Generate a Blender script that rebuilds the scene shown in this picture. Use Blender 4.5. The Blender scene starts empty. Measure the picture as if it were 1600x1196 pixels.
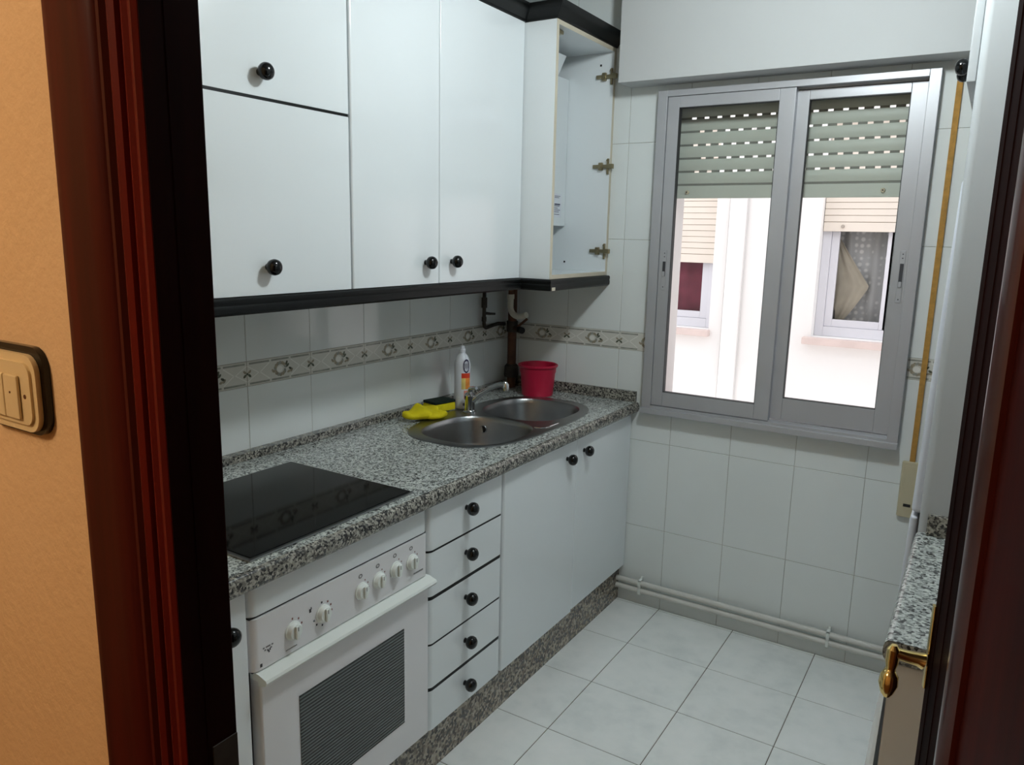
import bpy, bmesh, math, random
from mathutils import Vector, Matrix
random.seed(7)
scene = bpy.context.scene
COL = scene.collection
PI = math.pi

# ------------------------------------------------------------------ materials
def lin(c):
    c /= 255.0
    return c / 12.92 if c <= 0.04045 else ((c + 0.055) / 1.055) ** 2.4
def rgb(r, g, b): return (lin(r), lin(g), lin(b), 1.0)

class NT:
    """small helper around a node tree"""
    def __init__(s, name):
        s.m = bpy.data.materials.new(name); s.m.use_nodes = True
        s.t = s.m.node_tree; s.t.nodes.clear()
        s.out = s.n('ShaderNodeOutputMaterial')
    def n(s, typ, **kw):
        nd = s.t.nodes.new(typ)
        for k, v in kw.items(): setattr(nd, k, v)
        return nd
    def l(s, a, b): s.t.links.new(a, b)
    def coords(s, scale=(1, 1, 1), kind='Object'):
        tc = s.n('ShaderNodeTexCoord'); mp = s.n('ShaderNodeMapping')
        mp.inputs['Scale'].default_value = scale
        s.l(tc.outputs[kind], mp.inputs['Vector']); return mp.outputs['Vector']
    def noise(s, vec, scale, detail=3, rough=.5):
        nd = s.n('ShaderNodeTexNoise'); nd.inputs['Scale'].default_value = scale
        nd.inputs['Detail'].default_value = detail; nd.inputs['Roughness'].default_value = rough
        s.l(vec, nd.inputs['Vector']); return nd.outputs['Fac']
    def ramp(s, fac, stops, interp='LINEAR'):
        r = s.n('ShaderNodeValToRGB'); cr = r.color_ramp; cr.interpolation = interp
        while len(cr.elements) > 1: cr.elements.remove(cr.elements[-1])
        cr.elements[0].position, cr.elements[0].color = stops[0]
        for p, c in stops[1:]:
            e = cr.elements.new(p); e.color = c
        s.l(fac, r.inputs['Fac']); return r.outputs['Color']
    def bsdf(s, color=None, rough=.5, metal=0.0, coat=0.0, spec=.5):
        b = s.n('ShaderNodeBsdfPrincipled')
        if color is not None:
            if isinstance(color, tuple): b.inputs['Base Color'].default_value = color
            else: s.l(color, b.inputs['Base Color'])
        if isinstance(rough, (int, float)): b.inputs['Roughness'].default_value = rough
        else: s.l(rough, b.inputs['Roughness'])
        b.inputs['Metallic'].default_value = metal
        b.inputs['Coat Weight'].default_value = coat
        b.inputs['Coat Roughness'].default_value = .08
        b.inputs['Specular IOR Level'].default_value = spec
        s.l(b.outputs[0], s.out.inputs['Surface']); s.b = b; return b
    def bump(s, h, strength=.2, dist=.01):
        bp = s.n('ShaderNodeBump'); bp.inputs['Strength'].default_value = strength
        bp.inputs['Distance'].default_value = dist
        s.l(h, bp.inputs['Height']); s.l(bp.outputs['Normal'], s.b.inputs['Normal'])

def plain(name, c, rough=.5, metal=0.0, coat=0.0, var=.06, vs=6, spec=.5, bump=0, bs=60):
    """one colour with a soft procedural variation"""
    t = NT(name); v = t.coords()
    n = t.noise(v, vs, 3)
    d = tuple(x * (1 - var) for x in c[:3]) + (1,); u = tuple(min(1, x * (1 + var)) for x in c[:3]) + (1,)
    t.bsdf(t.ramp(n, [(.3, d), (.7, u)]), rough, metal, coat, spec)
    if bump: t.bump(t.noise(v, bs, 4), bump, .004)
    return t.m

def granite(name, shades, scale=150):
    t = NT(name); v = t.coords()
    wob = t.n('ShaderNodeTexNoise'); wob.inputs['Scale'].default_value = scale * .9
    t.l(v, wob.inputs['Vector'])
    mx = t.n('ShaderNodeVectorMath', operation='MULTIPLY_ADD'); mx.inputs[1].default_value = (.006,) * 3
    t.l(wob.outputs['Color'], mx.inputs[0]); t.l(v, mx.inputs[2])
    vo = t.n('ShaderNodeTexVoronoi'); vo.inputs['Scale'].default_value = scale
    t.l(mx.outputs[0], vo.inputs['Vector'])
    sp = t.n('ShaderNodeSeparateColor'); t.l(vo.outputs['Color'], sp.inputs[0])
    big = t.noise(v, scale * .28, 2)
    ad = t.n('ShaderNodeMath', operation='MULTIPLY_ADD'); ad.inputs[1].default_value = .9
    t.l(big, ad.inputs[0]); t.l(sp.outputs[0], ad.inputs[2])
    hf = t.n('ShaderNodeMath', operation='MULTIPLY'); hf.inputs[1].default_value = .54
    t.l(ad.outputs[0], hf.inputs[0])
    t.bsdf(t.ramp(hf.outputs[0], shades), .22, 0, .15)
    return t.m

def wood(name, dark, mid, rough=.28, spec=.12, coat=0.0):
    t = NT(name); v = t.coords((22, 22, 1.1))
    n = t.noise(v, 1.6, 5, .6); v2 = t.coords((5, 5, .4)); n2 = t.noise(v2, 1.3, 3)
    m = t.n('ShaderNodeMath', operation='MULTIPLY_ADD'); m.inputs[1].default_value = .45
    t.l(n, m.inputs[0])
    h = t.n('ShaderNodeMath', operation='MULTIPLY'); h.inputs[1].default_value = .55; t.l(n2, h.inputs[0])
    t.l(h.outputs[0], m.inputs[2])
    t.bsdf(t.ramp(m.outputs[0], [(.36, dark), (.62, mid)]), rough, 0, coat, spec)
    return t.m

def floor_tile_mat():
    t = NT('floor_marble_tile'); v = t.coords()
    n = t.noise(v, 3.2, 5, .6); n2 = t.noise(v, 14, 4)
    m = t.n('ShaderNodeMath', operation='MULTIPLY_ADD'); m.inputs[1].default_value = .3
    t.l(n2, m.inputs[0]); h = t.n('ShaderNodeMath', operation='MULTIPLY'); h.inputs[1].default_value = .7
    t.l(n, h.inputs[0]); t.l(h.outputs[0], m.inputs[2])
    t.bsdf(t.ramp(m.outputs[0], [(.3, rgb(214, 220, 219)), (.5, rgb(234, 238, 236)), (.7, rgb(243, 245, 243))]), .3)
    return t.m

def plaster_mat(name, a, b, bump=.5):
    t = NT(name); v = t.coords((1, 1, .8))
    n = t.noise(v, 3, 3); t.bsdf(t.ramp(n, [(.3, a), (.7, b)]), .75)
    t.bump(t.noise(v, 85, 5, .6), bump, .004)
    return t.m

def glass_mat(name, tint=(1, 1, 1, 1), refl=.05):
    t = NT(name)
    a = t.n('ShaderNodeBsdfTransparent'); a.inputs[0].default_value = tint
    g = t.n('ShaderNodeBsdfGlossy'); g.inputs['Roughness'].default_value = .02
    fr = t.n('ShaderNodeFresnel'); fr.inputs['IOR'].default_value = 1.35
    mx = t.n('ShaderNodeMixShader')
    t.l(fr.outputs[0], mx.inputs[0]); t.l(a.outputs[0], mx.inputs[1]); t.l(g.outputs[0], mx.inputs[2])
    t.l(mx.outputs[0], t.out.inputs['Surface']); return t.m

def oven_glass_mat():
    t = NT('oven_screen_glass'); v = t.coords()
    sx = t.n('ShaderNodeSeparateXYZ'); t.l(v, sx.inputs[0])
    m = t.n('ShaderNodeMath', operation='MULTIPLY'); m.inputs[1].default_value = 1 / .0088
    t.l(sx.outputs['Z'], m.inputs[0])
    f = t.n('ShaderNodeMath', operation='FRACT'); t.l(m.outputs[0], f.inputs[0])
    t.bsdf(t.ramp(f.outputs[0], [(0, rgb(20, 24, 24)), (.34, rgb(20, 24, 24)), (.48, rgb(92, 99, 98)), (.86, rgb(92, 99, 98)), (1, rgb(20, 24, 24))]), .18)
    return t.m

def lace_mat():
    t = NT('lace_fabric'); v = t.coords((1, 1, 1))
    vo = t.n('ShaderNodeTexVoronoi'); vo.inputs['Scale'].default_value = 26; vo.inputs['Randomness'].default_value = .25
    t.l(v, vo.inputs['Vector'])
    t.bsdf(t.ramp(vo.outputs['Distance'], [(.22, rgb(244, 246, 246)), (.42, rgb(200, 204, 206))]), .9)
    return t.m

M = {}
M['white'] = plain('white_lacquer', rgb(222, 228, 230), .16, 0, .3, .015, 2)
M['white_in'] = plain('white_melamine', rgb(220, 226, 228), .4, 0, 0, .015, 2)
M['enamel'] = plain('white_enamel', rgb(222, 222, 224), .3, 0, .1, .015, 3)
M['handle_white'] = plain('white_plastic', rgb(226, 232, 228), .35, 0, 0, .02, 3)
M['black'] = plain('black_gloss', rgb(5, 6, 6), .1, 0, 0, .1, 4, .4)
M['black_trim'] = plain('black_trim', rgb(9, 11, 11), .38, 0, 0, .15, 4, .25)
M['gap'] = plain('dark_gap', rgb(10, 10, 10), .7)
M['edge'] = plain('cream_edging', rgb(196, 188, 168), .5, 0, 0, .06, 5)
M['tile'] = plain('white_tile', rgb(220, 226, 225), .09, 0, 0, .03, 2.3)
M['grout'] = plain('tile_grout', rgb(140, 134, 120), .9, 0, 0, .2, 20)
M['band'] = plain('border_tile', rgb(206, 206, 198), .15, 0, 0, .03, 9)
M['band_grey'] = plain('border_grey_line', rgb(146, 148, 140), .2, 0, 0, .2, 40)
M['band_brown'] = plain('border_brown_motif', rgb(150, 142, 124), .2, 0, 0, .25, 80)
M['band_green'] = plain('border_leaf', rgb(82, 88, 74), .2, 0, 0, .3, 60)
M['band_white'] = plain('border_white_line', rgb(228, 228, 222), .2, 0, 0, .02, 9)
M['ceil'] = plain('white_paint', rgb(194, 197, 197), .7, 0, 0, .02, 2)
M['floor'] = floor_tile_mat()
M['floor_grout'] = plain('floor_grout', rgb(112, 108, 100), .9, 0, 0, .25, 15)
M['plaster'] = plaster_mat('orange_plaster', rgb(224, 186, 140), rgb(232, 196, 152))
M['hallpaint'] = plaster_mat('hall_paint', rgb(214, 190, 150), rgb(220, 196, 158), .2)
M['hallfloor'] = wood('hall_parquet', rgb(80, 52, 32), rgb(120, 82, 52), .35)
M['wood'] = wood('mahogany_varnish', rgb(40, 13, 10), rgb(84, 26, 18), .36)
M['wood_gloss'] = wood('mahogany_polished_bead', rgb(44, 15, 12), rgb(84, 28, 20), .3, .5, .8)
M['wood_panel'] = wood('mahogany_panel', rgb(30, 9, 8), rgb(66, 18, 13), .5, .05)
M['wood_red'] = wood('mahogany_bead', rgb(66, 18, 14), rgb(112, 30, 20), .4)
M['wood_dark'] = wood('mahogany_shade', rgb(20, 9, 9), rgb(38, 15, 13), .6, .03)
M['granite'] = granite('grey_granite', [(.0, rgb(48, 50, 51)), (.30, rgb(62, 64, 65)), (.37, rgb(116, 121, 119)), (.48, rgb(160, 166, 162)), (.62, rgb(186, 192, 188)), (.8, rgb(206, 211, 206))], 225)
M['granite_dk'] = granite('brown_granite', [(.0, rgb(40, 38, 36)), (.36, rgb(62, 57, 52)), (.46, rgb(108, 98, 86)), (.6, rgb(142, 132, 116)), (.8, rgb(168, 160, 146))], 110)
M['hob'] = plain('hob_glass', rgb(6, 7, 8), .06, 0, 0, .1, 4, .22)
M['steel'] = plain('brushed_steel', rgb(150, 152, 152), .3, 1.0, 0, .06, 12)
M['sink'] = plain('sink_steel', rgb(158, 160, 161), .3, 1.0, 0, .12, 9)
M['chrome'] = plain('chrome', rgb(205, 208, 210), .08, 1.0, 0, .02, 5)
M['alu'] = plain('aluminium', rgb(176, 178, 182), .4, .35, 0, .03, 6)
M['alu_dk'] = plain('window_gasket', rgb(40, 42, 44), .6)
M['brass'] = plain('brass', rgb(232, 206, 140), .16, 1.0, 0, .06, 20)
M['nickel'] = plain('hinge_nickel', rgb(150, 140, 112), .32, .9, 0, .1, 60)
M['oven_glass'] = oven_glass_mat()
M['mark_red'] = plain('print_red', rgb(128, 84, 78), .6)
M['mark_grey'] = plain('print_grey', rgb(120, 120, 120), .6)
M['mark_dark'] = plain('print_dark', rgb(52, 52, 56), .6)
M['bottle'] = plain('bottle_white', rgb(216, 220, 228), .3, 0, 0, .02, 8)
M['navy'] = plain('print_navy', rgb(30, 30, 72), .4)
M['red'] = plain('print_orange_red', rgb(214, 62, 30), .4)
M['orange'] = plain('print_orange', rgb(226, 140, 60), .4, 0, 0, .2, 50)
M['yellowprint'] = plain('print_yellow', rgb(222, 200, 120), .4, 0, 0, .1, 50)
M['pink'] = plain('print_pink', rgb(214, 138, 124), .4, 0, 0, .2, 60)
M['sponge'] = plain('yellow_sponge', rgb(212, 196, 20), .85, 0, 0, .1, 40, .3, .4, 220)
M['pad'] = plain('scouring_pad', rgb(28, 40, 34), .95, 0, 0, .3, 120, .2, .6, 260)
M['cloth'] = plain('yellow_cloth', rgb(214, 198, 16), .75, 0, 0, .08, 26, .3, .2, 120)
M['bucket'] = plain('crimson_plastic', rgb(176, 22, 58), .38, 0, 0, .06, 8)
M['pipe_white'] = plain('white_pipe_paint', rgb(204, 204, 198), .45, 0, 0, .05, 12)
M['copper'] = plain('tarnished_copper', rgb(88, 58, 42), .5, .5, 0, .45, 16)
M['iron'] = plain('dark_iron', rgb(52, 47, 42), .6, .4, 0, .35, 30)
M['cream'] = plain('cream_hose', rgb(204, 200, 186), .5, 0, 0, .04, 10)
M['strap'] = plain('ochre_webbing', rgb(166, 124, 58), .85, 0, 0, .2, 50)
M['beige'] = plain('beige_plastic', rgb(186, 178, 150), .5, 0, 0, .05, 10)
M['switch'] = plain('ivory_plastic', rgb(226, 204, 160), .4, 0, 0, .03, 12)
M['rust'] = plain('rust_spot', rgb(96, 52, 20), .8)
M['slat'] = plain('shutter_slat', rgb(180, 188, 177), .5, 0, 0, .04, 5)
M['slat_gap'] = plain('shutter_joint', rgb(120, 124, 116), .7)
M['facade'] = plain('facade_render', rgb(236, 234, 232), .9, 0, 0, .03, 1.2)
M['facade_pink'] = plain('facade_render_pinkish', rgb(222, 216, 214), .9, 0, 0, .03, 1.5)
M['sill'] = plain('stone_sill', rgb(216, 198, 192), .7, 0, 0, .05, 10)
M['blind'] = plain('cream_blind', rgb(226, 216, 204), .6, 0, 0, .03, 5)
M['blind_gap'] = plain('blind_joint', rgb(170, 160, 150), .7)
M['lace'] = lace_mat()
M['drape'] = plain('cream_drape', rgb(206, 200, 184), .9, 0, 0, .08, 14)
M['redcurtain'] = plain('dark_red_curtain', rgb(138, 62, 82), .9, 0, 0, .2, 10)
M['vase'] = plain('dark_vase', rgb(52, 52, 58), .4)
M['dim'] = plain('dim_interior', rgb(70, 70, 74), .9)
M['glass'] = glass_mat('window_glass')
M['glass2'] = glass_mat('far_window_glass')
M['fridge'] = plain('fridge_white', rgb(206, 212, 222), .3, 0, .1, .015, 3)
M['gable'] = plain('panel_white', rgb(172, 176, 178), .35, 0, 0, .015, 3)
M['washer'] = plain('appliance_white', rgb(222, 220, 214), .25, 0, .2, .015, 3)
M['paper'] = plain('label_paper', rgb(216, 220, 226), .6)

# ------------------------------------------------------------------ mesh building
class B:
    def __init__(s): s.bm = bmesh.new()
    def _merge(s, t, mi):
        for f in t.faces: f.material_index = mi
        me = bpy.data.meshes.new('tmp'); t.to_mesh(me); t.free()
        s.bm.from_mesh(me); bpy.data.meshes.remove(me); return s
    def box(s, x0, x1, y0, y1, z0, z1, bev=0, seg=2, mi=0, rot=None):
        t = bmesh.new(); bmesh.ops.create_cube(t, size=1)
        for v in t.verts:
            v.co = Vector(((x0 + x1) / 2 + v.co.x * (x1 - x0), (y0 + y1) / 2 + v.co.y * (y1 - y0), (z0 + z1) / 2 + v.co.z * (z1 - z0)))
        if bev: bmesh.ops.bevel(t, geom=t.edges[:], offset=bev, segments=seg, profile=.5, affect='EDGES')
        if rot:
            c = Vector(((x0 + x1) / 2, (y0 + y1) / 2, (z0 + z1) / 2)); ax, an = rot
            bmesh.ops.rotate(t, verts=t.verts, cent=c, matrix=Matrix.Rotation(an, 3, ax))
        return s._merge(t, mi)
    def prism(s, pts, axis, lo, hi, mi=0, cap=True):
        t = bmesh.new()
        def P(a, b, h): return {'z': (a, b, h), 'y': (a, h, b), 'x': (h, a, b)}[axis]
        A = [t.verts.new(P(a, b, lo)) for a, b in pts]; Bv = [t.verts.new(P(a, b, hi)) for a, b in pts]
        n = len(pts)
        for i in range(n): t.faces.new((A[i], A[(i + 1) % n], Bv[(i + 1) % n], Bv[i]))
        if cap: t.faces.new(A[::-1]); t.faces.new(Bv)
        bmesh.ops.recalc_face_normals(t, faces=t.faces)
        return s._merge(t, mi)
    def lathe(s, prof, c, axis='z', seg=24, mi=0, sc=(1, 1), rot=0):
        t = bmesh.new(); rings = []
        for r, h in prof:
            ring = []
            for k in range(1 if r < 1e-6 else seg):
                a = 2 * PI * k / seg; u, v = r * math.cos(a) * sc[0], r * math.sin(a) * sc[1]
                u, v = u * math.cos(rot) - v * math.sin(rot), u * math.sin(rot) + v * math.cos(rot)
                p = {'z': (u, v, h), 'x': (h, u, v), 'y': (u, h, v)}[axis]
                ring.append(t.verts.new((c[0] + p[0], c[1] + p[1], c[2] + p[2])))
            rings.append(ring)
        for a, b in zip(rings, rings[1:]):
            for k in range(seg):
                q = [a[k % len(a)], a[(k + 1) % len(a)], b[(k + 1) % len(b)], b[k % len(b)]]
                u = []
                for w in q:
                    if w not in u: u.append(w)
                if len(u) > 2: t.faces.new(u)
        for r in (rings[0], rings[-1]):
            if len(r) > 2 and abs(prof[0][0]) > 1e-6 and r is rings[0] and not (prof[0] == prof[-1]): t.faces.new(r)
            elif len(r) > 2 and r is rings[-1] and not (prof[0] == prof[-1]): t.faces.new(r)
        bmesh.ops.recalc_face_normals(t, faces=t.faces)
        return s._merge(t, mi)
    def tube(s, pts, r, seg=12, mi=0):
        t = bmesh.new(); pts = [Vector(p) for p in pts]; rr = r if isinstance(r, (list, tuple)) else [r] * len(pts)
        d0 = (pts[1] - pts[0]).normalized(); up = Vector((0, 0, 1)) if abs(d0.z) < .9 else Vector((1, 0, 0))
        nrm = d0.cross(up).normalized(); rings = []; prev = d0
        for i, p in enumerate(pts):
            d = ((pts[min(i + 1, len(pts) - 1)] - pts[max(i - 1, 0)])).normalized()
            q = prev.rotation_difference(d); nrm = (q @ nrm).normalized(); prev = d; bi = d.cross(nrm)
            rings.append([t.verts.new(p + (nrm * math.cos(2 * PI * k / seg) + bi * math.sin(2 * PI * k / seg)) * rr[i]) for k in range(seg)])
        for a, b in zip(rings, rings[1:]):
            for k in range(seg): t.faces.new((a[k], a[(k + 1) % seg], b[(k + 1) % seg], b[k]))
        t.faces.new(rings[0][::-1]); t.faces.new(rings[-1])
        bmesh.ops.recalc_face_normals(t, faces=t.faces)
        return s._merge(t, mi)
    def sweep(s, prof, off, mi=0):
        """prof: closed list of (out, z); off(out) -> plan polyline"""
        t = bmesh.new(); L = [[t.verts.new((x, y, z)) for x, y in off(o)] for o, z in prof]; n = len(L)
        for i in range(n):
            a, b = L[i], L[(i + 1) % n]
            for k in range(len(a) - 1): t.faces.new((a[k], a[k + 1], b[k + 1], b[k]))
        t.faces.new([l[0] for l in L]); t.faces.new([l[-1] for l in L])
        bmesh.ops.recalc_face_normals(t, faces=t.faces)
        return s._merge(t, mi)
    def grid(s, f, nu, nv, mi=0):
        t = bmesh.new(); V = [[t.verts.new(f(i / nu, j / nv)) for j in range(nv + 1)] for i in range(nu + 1)]
        for i in range(nu):
            for j in range(nv): t.faces.new((V[i][j], V[i + 1][j], V[i + 1][j + 1], V[i][j + 1]))
        return s._merge(t, mi)
    def quad(s, pts, mi=0):
        f = s.bm.faces.new([s.bm.verts.new(p) for p in pts]); f.material_index = mi; return s

W = {}
def obj(name, b, mats, parent=None, smooth=True, angle=35, loc=None):
    me = bpy.data.meshes.new(name); b.bm.to_mesh(me); b.bm.free()
    for m in (mats if isinstance(mats, (list, tuple)) else [mats]): me.materials.append(M[m])
    if smooth:
        for p in me.polygons: p.use_smooth = True
        me.set_sharp_from_angle(angle=math.radians(angle))
    o = bpy.data.objects.new(name, me); COL.objects.link(o)
    if smooth and angle < 60:
        wn = o.modifiers.new('normals', 'WEIGHTED_NORMAL'); wn.keep_sharp = True; wn.weight = 90
    if parent is not None: adopt(o, parent); W[o] = Vector((0, 0, 0))
    else:
        xs = [v.co for v in me.vertices]
        c = Vector(((min(v.x for v in xs) + max(v.x for v in xs)) / 2, (min(v.y for v in xs) + max(v.y for v in xs)) / 2, min(v.z for v in xs)))
        me.transform(Matrix.Translation(-c)); o.location = c; W[o] = c
    return o
def adopt(o, parent):
    o.parent = parent; o.matrix_parent_inverse = Matrix.Translation(-W[parent])
def root(name, loc):
    o = bpy.data.objects.new(name, None); o.empty_display_size = .05; COL.objects.link(o)
    o.location = loc; W[o] = Vector(loc); return o
def tag(o, label, cat, group=None):
    o['label'] = label; o['category'] = cat
    if group: o['group'] = group
    return o
def struct(o, label=None, cat=None):
    o['kind'] = 'structure'
    if label: o['label'] = label
    if cat: o['category'] = cat
    return o

YW = 3.033      # tiled wall with the window
ZC = 2.6
# ------------------------------------------------------------------ tiled walls
BT, BB, TH = 1.224, 1.1464, .3899
def rects_minus(r, holes):
    out = [r]
    for hx0, hx1, hz0, hz1 in holes:
        nxt = []
        for (a, b, c, d) in out:
            if b <= hx0 or a >= hx1 or d <= hz0 or c >= hz1: nxt.append((a, b, c, d)); continue
            if a < hx0: nxt.append((a, hx0, c, d))
            if b > hx1: nxt.append((hx1, b, c, d))
            m0, m1 = max(a, hx0), min(b, hx1)
            if c < hz0: nxt.append((m0, m1, c, hz0))
            if d > hz1: nxt.append((m0, m1, hz1, d))
        out = nxt
    return out
def tiled(b, P, u0, u1, org, w, holes=(), band=True):
    """P(u, v, d) -> point; materials 0 tile 1 grout 2.. border"""
    vs = [0, BB - 2 * TH, BB - TH, BB]; vs = [v for v in vs if v >= 0]
    rows = list(zip(vs, vs[1:])) + [(BB, BT)] + [(BT + k * TH, min(BT + (k + 1) * TH, ZC)) for k in range(4)]
    g, h = .0011, .0016
    for c in rects_minus((u0, u1, 0, ZC), holes):
        b.quad([P(c[0], c[2], 0), P(c[1], c[2], 0), P(c[1], c[3], 0), P(c[0], c[3], 0)], 1)
    k0 = math.floor((u0 - org) / w); k1 = math.ceil((u1 - org) / w)
    for k in range(k0, k1):
        for v0, v1 in rows:
            isb = abs(v0 - BB) < 1e-6
            if v1 - v0 < .01: continue
            full = (max(org + k * w, u0), min(org + (k + 1) * w, u1), v0, v1)
            if full[1] - full[0] < .004: continue
            for a, bb, c, d in rects_minus(full, holes):
                ia = g if abs(a - full[0]) < 1e-6 else 0; ib = g if abs(bb - full[1]) < 1e-6 else 0
                ic = g if abs(c - full[2]) < 1e-6 else 0; idd = g if abs(d - full[3]) < 1e-6 else 0
                A = [P(a + ia * .5, c + ic * .5, 0), P(bb - ib * .5, c + ic * .5, 0), P(bb - ib * .5, d - idd * .5, 0), P(a + ia * .5, d - idd * .5, 0)]
                C = [P(a + ia * 1.6, c + ic * 1.6, h), P(bb - ib * 1.6, c + ic * 1.6, h), P(bb - ib * 1.6, d - idd * 1.6, h), P(a + ia * 1.6, d - idd * 1.6, h)]
                mi = 2 if isb else 0
                b.quad(C, mi)
                for i in range(4): b.quad([A[i], A[(i + 1) % 4], C[(i + 1) % 4], C[i]], mi)
            if isb and band: motif(b, P, org + k * w, w, u0, u1, holes, h)
def motif(b, P, u, w, u0, u1, holes, h):
    h += .0006
    def inside(a): return u0 < a < u1 and not any(x0 - .01 < a < x1 + .01 for x0, x1, z0, z1 in holes if z0 < BB < z1)
    def rect(a0, a1, c0, c1, mi, hh=0):
        if inside(a0) and inside(a1): b.quad([P(a0, c0, h + hh), P(a1, c0, h + hh), P(a1, c1, h + hh), P(a0, c1, h + hh)], mi)
    def poly(pts, mi, hh=0):
        if all(inside(p[0]) for p in pts): b.quad([P(p[0], p[1], h + hh) for p in pts], mi)
    def ell(cu, cv, a, c, rot, mi, hh=0, n=10):
        pts = []
        for k in range(n):
            t = 2 * PI * k / n; x, y = a * math.cos(t), c * math.sin(t)
            pts.append((cu + x * math.cos(rot) - y * math.sin(rot), cv + x * math.sin(rot) + y * math.cos(rot)))
        poly(pts, mi, hh)
    for (a0, a1) in ((.008, .086), (.094, .166), (.174, .253)):
        rect(u + a0, u + a1, BT - .0105, BT - .0045, 3); rect(u + a0, u + a1, BB + .0045, BB + .0105, 3)
    cv = (BT + BB) / 2
    # wreath in the middle of the tile
    cu = u + w * .5
    for k in range(13):
        t = math.radians(20 + k * 26)
        ell(cu + .021 * math.cos(t), cv + .019 * math.sin(t), .0085, .005, t + PI / 2 + .5, 4 if k % 3 else 3, .0001 * (k % 2), 8)
    ell(cu - .002, cv - .001, .012, .010, 0, 6, .0001)
    for (du, dv, r, mi) in ((.030, .008, .7, 5), (.041, -.004, -.5, 5), (.035, -.013, .3, 4), (.026, .016, 1.2, 5), (-.030, -.004, 2.3, 4), (.046, -.010, .9, 4)):
        ell(cu + du, cv + dv, .008, .0042, r, mi, .0002, 8)
    # diamond and small flower on the joint
    for e in (u, ):
        hw, hh_, th = .046, .026, .0016
        for sx in (-1, 1):
            for sy in (-1, 1):
                poly([(e + sx * hw, cv), (e + sx * (hw - 3 * th), cv), (e + sx * .001, cv + sy * (hh_ - 1.6 * th)), (e + sx * .001, cv + sy * hh_)], 6)
                ell(e + sx * .009, cv + sy * .006, .0075, .0042, sx * sy * .7, 4 if sy > 0 else 5, .0001, 8)
        ell(e, cv, .004, .004, 0, 5, .0002, 8)
    for sx in (-1, 1):
        poly([(u + sx * .052, cv), (u + sx * .088, cv + .025), (u + sx * .085, cv + .0265), (u + sx * .049, cv + .0015)], 6)
        poly([(u + sx * .052, cv), (u + sx * .088, cv - .025), (u + sx * .085, cv - .0265), (u + sx * .049, cv - .0015)], 6)

TM = ['tile', 'grout', 'band', 'band_grey', 'band_brown', 'band_green', 'band_white']
b = B(); tiled(b, lambda u, v, d: (0 + d, u, v), .40, YW, 2.8346, .2606)
b.box(-.12, -.0005, .40, YW + .28, 0, ZC, mi=1)
struct(obj('wall_left', b, TM, smooth=False), 'white tiled wall with a flowered border behind the worktop', 'wall')

WX0, WX1, WZ0, WZ1 = .725, 1.672, .915, 2.178      # hole in the wall
b = B(); tiled(b, lambda u, v, d: (u, YW - d, v), 0, 2.42, .3158, .2557, [(WX0, WX1, WZ0, WZ1)])
for (x0, x1, z0, z1) in rects_minus((0, 2.42, -.0, ZC), [(WX0, WX1, WZ0, WZ1)]):
    b.box(x0, x1, YW + .0005, 3.31, z0, z1, mi=7)
struct(obj('wall_back', b, TM + ['facade_pink'], smooth=False), 'white tiled wall with the aluminium window', 'wall')

b = B(); b.box(2.42, 2.52, .40, YW + .28, 0, ZC)
struct(obj('wall_right', b, ['tile']), 'white wall on the right behind the tall units', 'wall')
b = B(); b.box(-.6, 3.3, -2.3, YW + .28, ZC, ZC + .1)
struct(obj('ceiling', b, 'ceil'), 'white ceiling', 'ceiling')

# floor tiles
b = B(); b.quad([(0, .385, 0), (2.42, .385, 0), (2.42, YW, 0), (0, YW, 0)], 1)
gx, gy, s_ = .8253, 3.0156, .33
for i in range(-3, 6):
    for j in range(-1, 9):
        x0, x1 = max(gx + i * s_, 0), min(gx + (i + 1) * s_, 2.42); y1, y0 = min(gy - j * s_, YW), max(gy - (j + 1) * s_, .385)
        if x1 - x0 < .005 or y1 - y0 < .005: continue
        g = .0014
        A = [(x0 + g, y0 + g, 0), (x1 - g, y0 + g, 0), (x1 - g, y1 - g, 0), (x0 + g, y1 - g, 0)]
        C = [(x0 + g * 1.8, y0 + g * 1.8, .0015), (x1 - g * 1.8, y0 + g * 1.8, .0015), (x1 - g * 1.8, y1 - g * 1.8, .0015), (x0 + g * 1.8, y1 - g * 1.8, .0015)]
        b.quad(C, 0)
        for q in range(4): b.quad([A[q], A[(q + 1) % 4], C[(q + 1) % 4], C[q]], 0)
struct(obj('floor', b, ['floor', 'floor_grout'], smooth=False), 'pale marbled square floor tiles', 'floor')

# shutter box boxed in above the window
b = B(); b.box(.569, 2.42, 2.906, YW - .002, 2.219, ZC, .003)
struct(obj('trim_1', b, 'ceil'), 'white boxed-in shutter housing above the window', 'trim')

# ------------------------------------------------------------------ hall side
b = B(); b.box(-.6, 1.30, .372, .40, 0, ZC); b.box(2.16, 3.3, .372, .40, 0, ZC); b.box(1.30, 2.16, .372, .40, 2.12, ZC)
struct(obj('wall_front', b, 'plaster'), 'orange plastered hall wall beside the doorway', 'wall')
b = B(); b.box(-.6, 3.3, -2.3, .384, -.03, -.001); struct(obj('floor_hall', b, 'hallfloor'), 'dark hall floor', 'floor')
for nm, q in (('wall_hall_left', (-.7, -.6, -2.3, .40)), ('wall_hall_right', (3.3, 3.4, -2.3, .40)), ('wall_hall_back', (-.7, 3.4, -2.4, -2.3))):
    b = B(); b.box(*q, 0, ZC); struct(obj(nm, b, 'hallpaint'), 'plain hall wall', 'wall')

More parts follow.
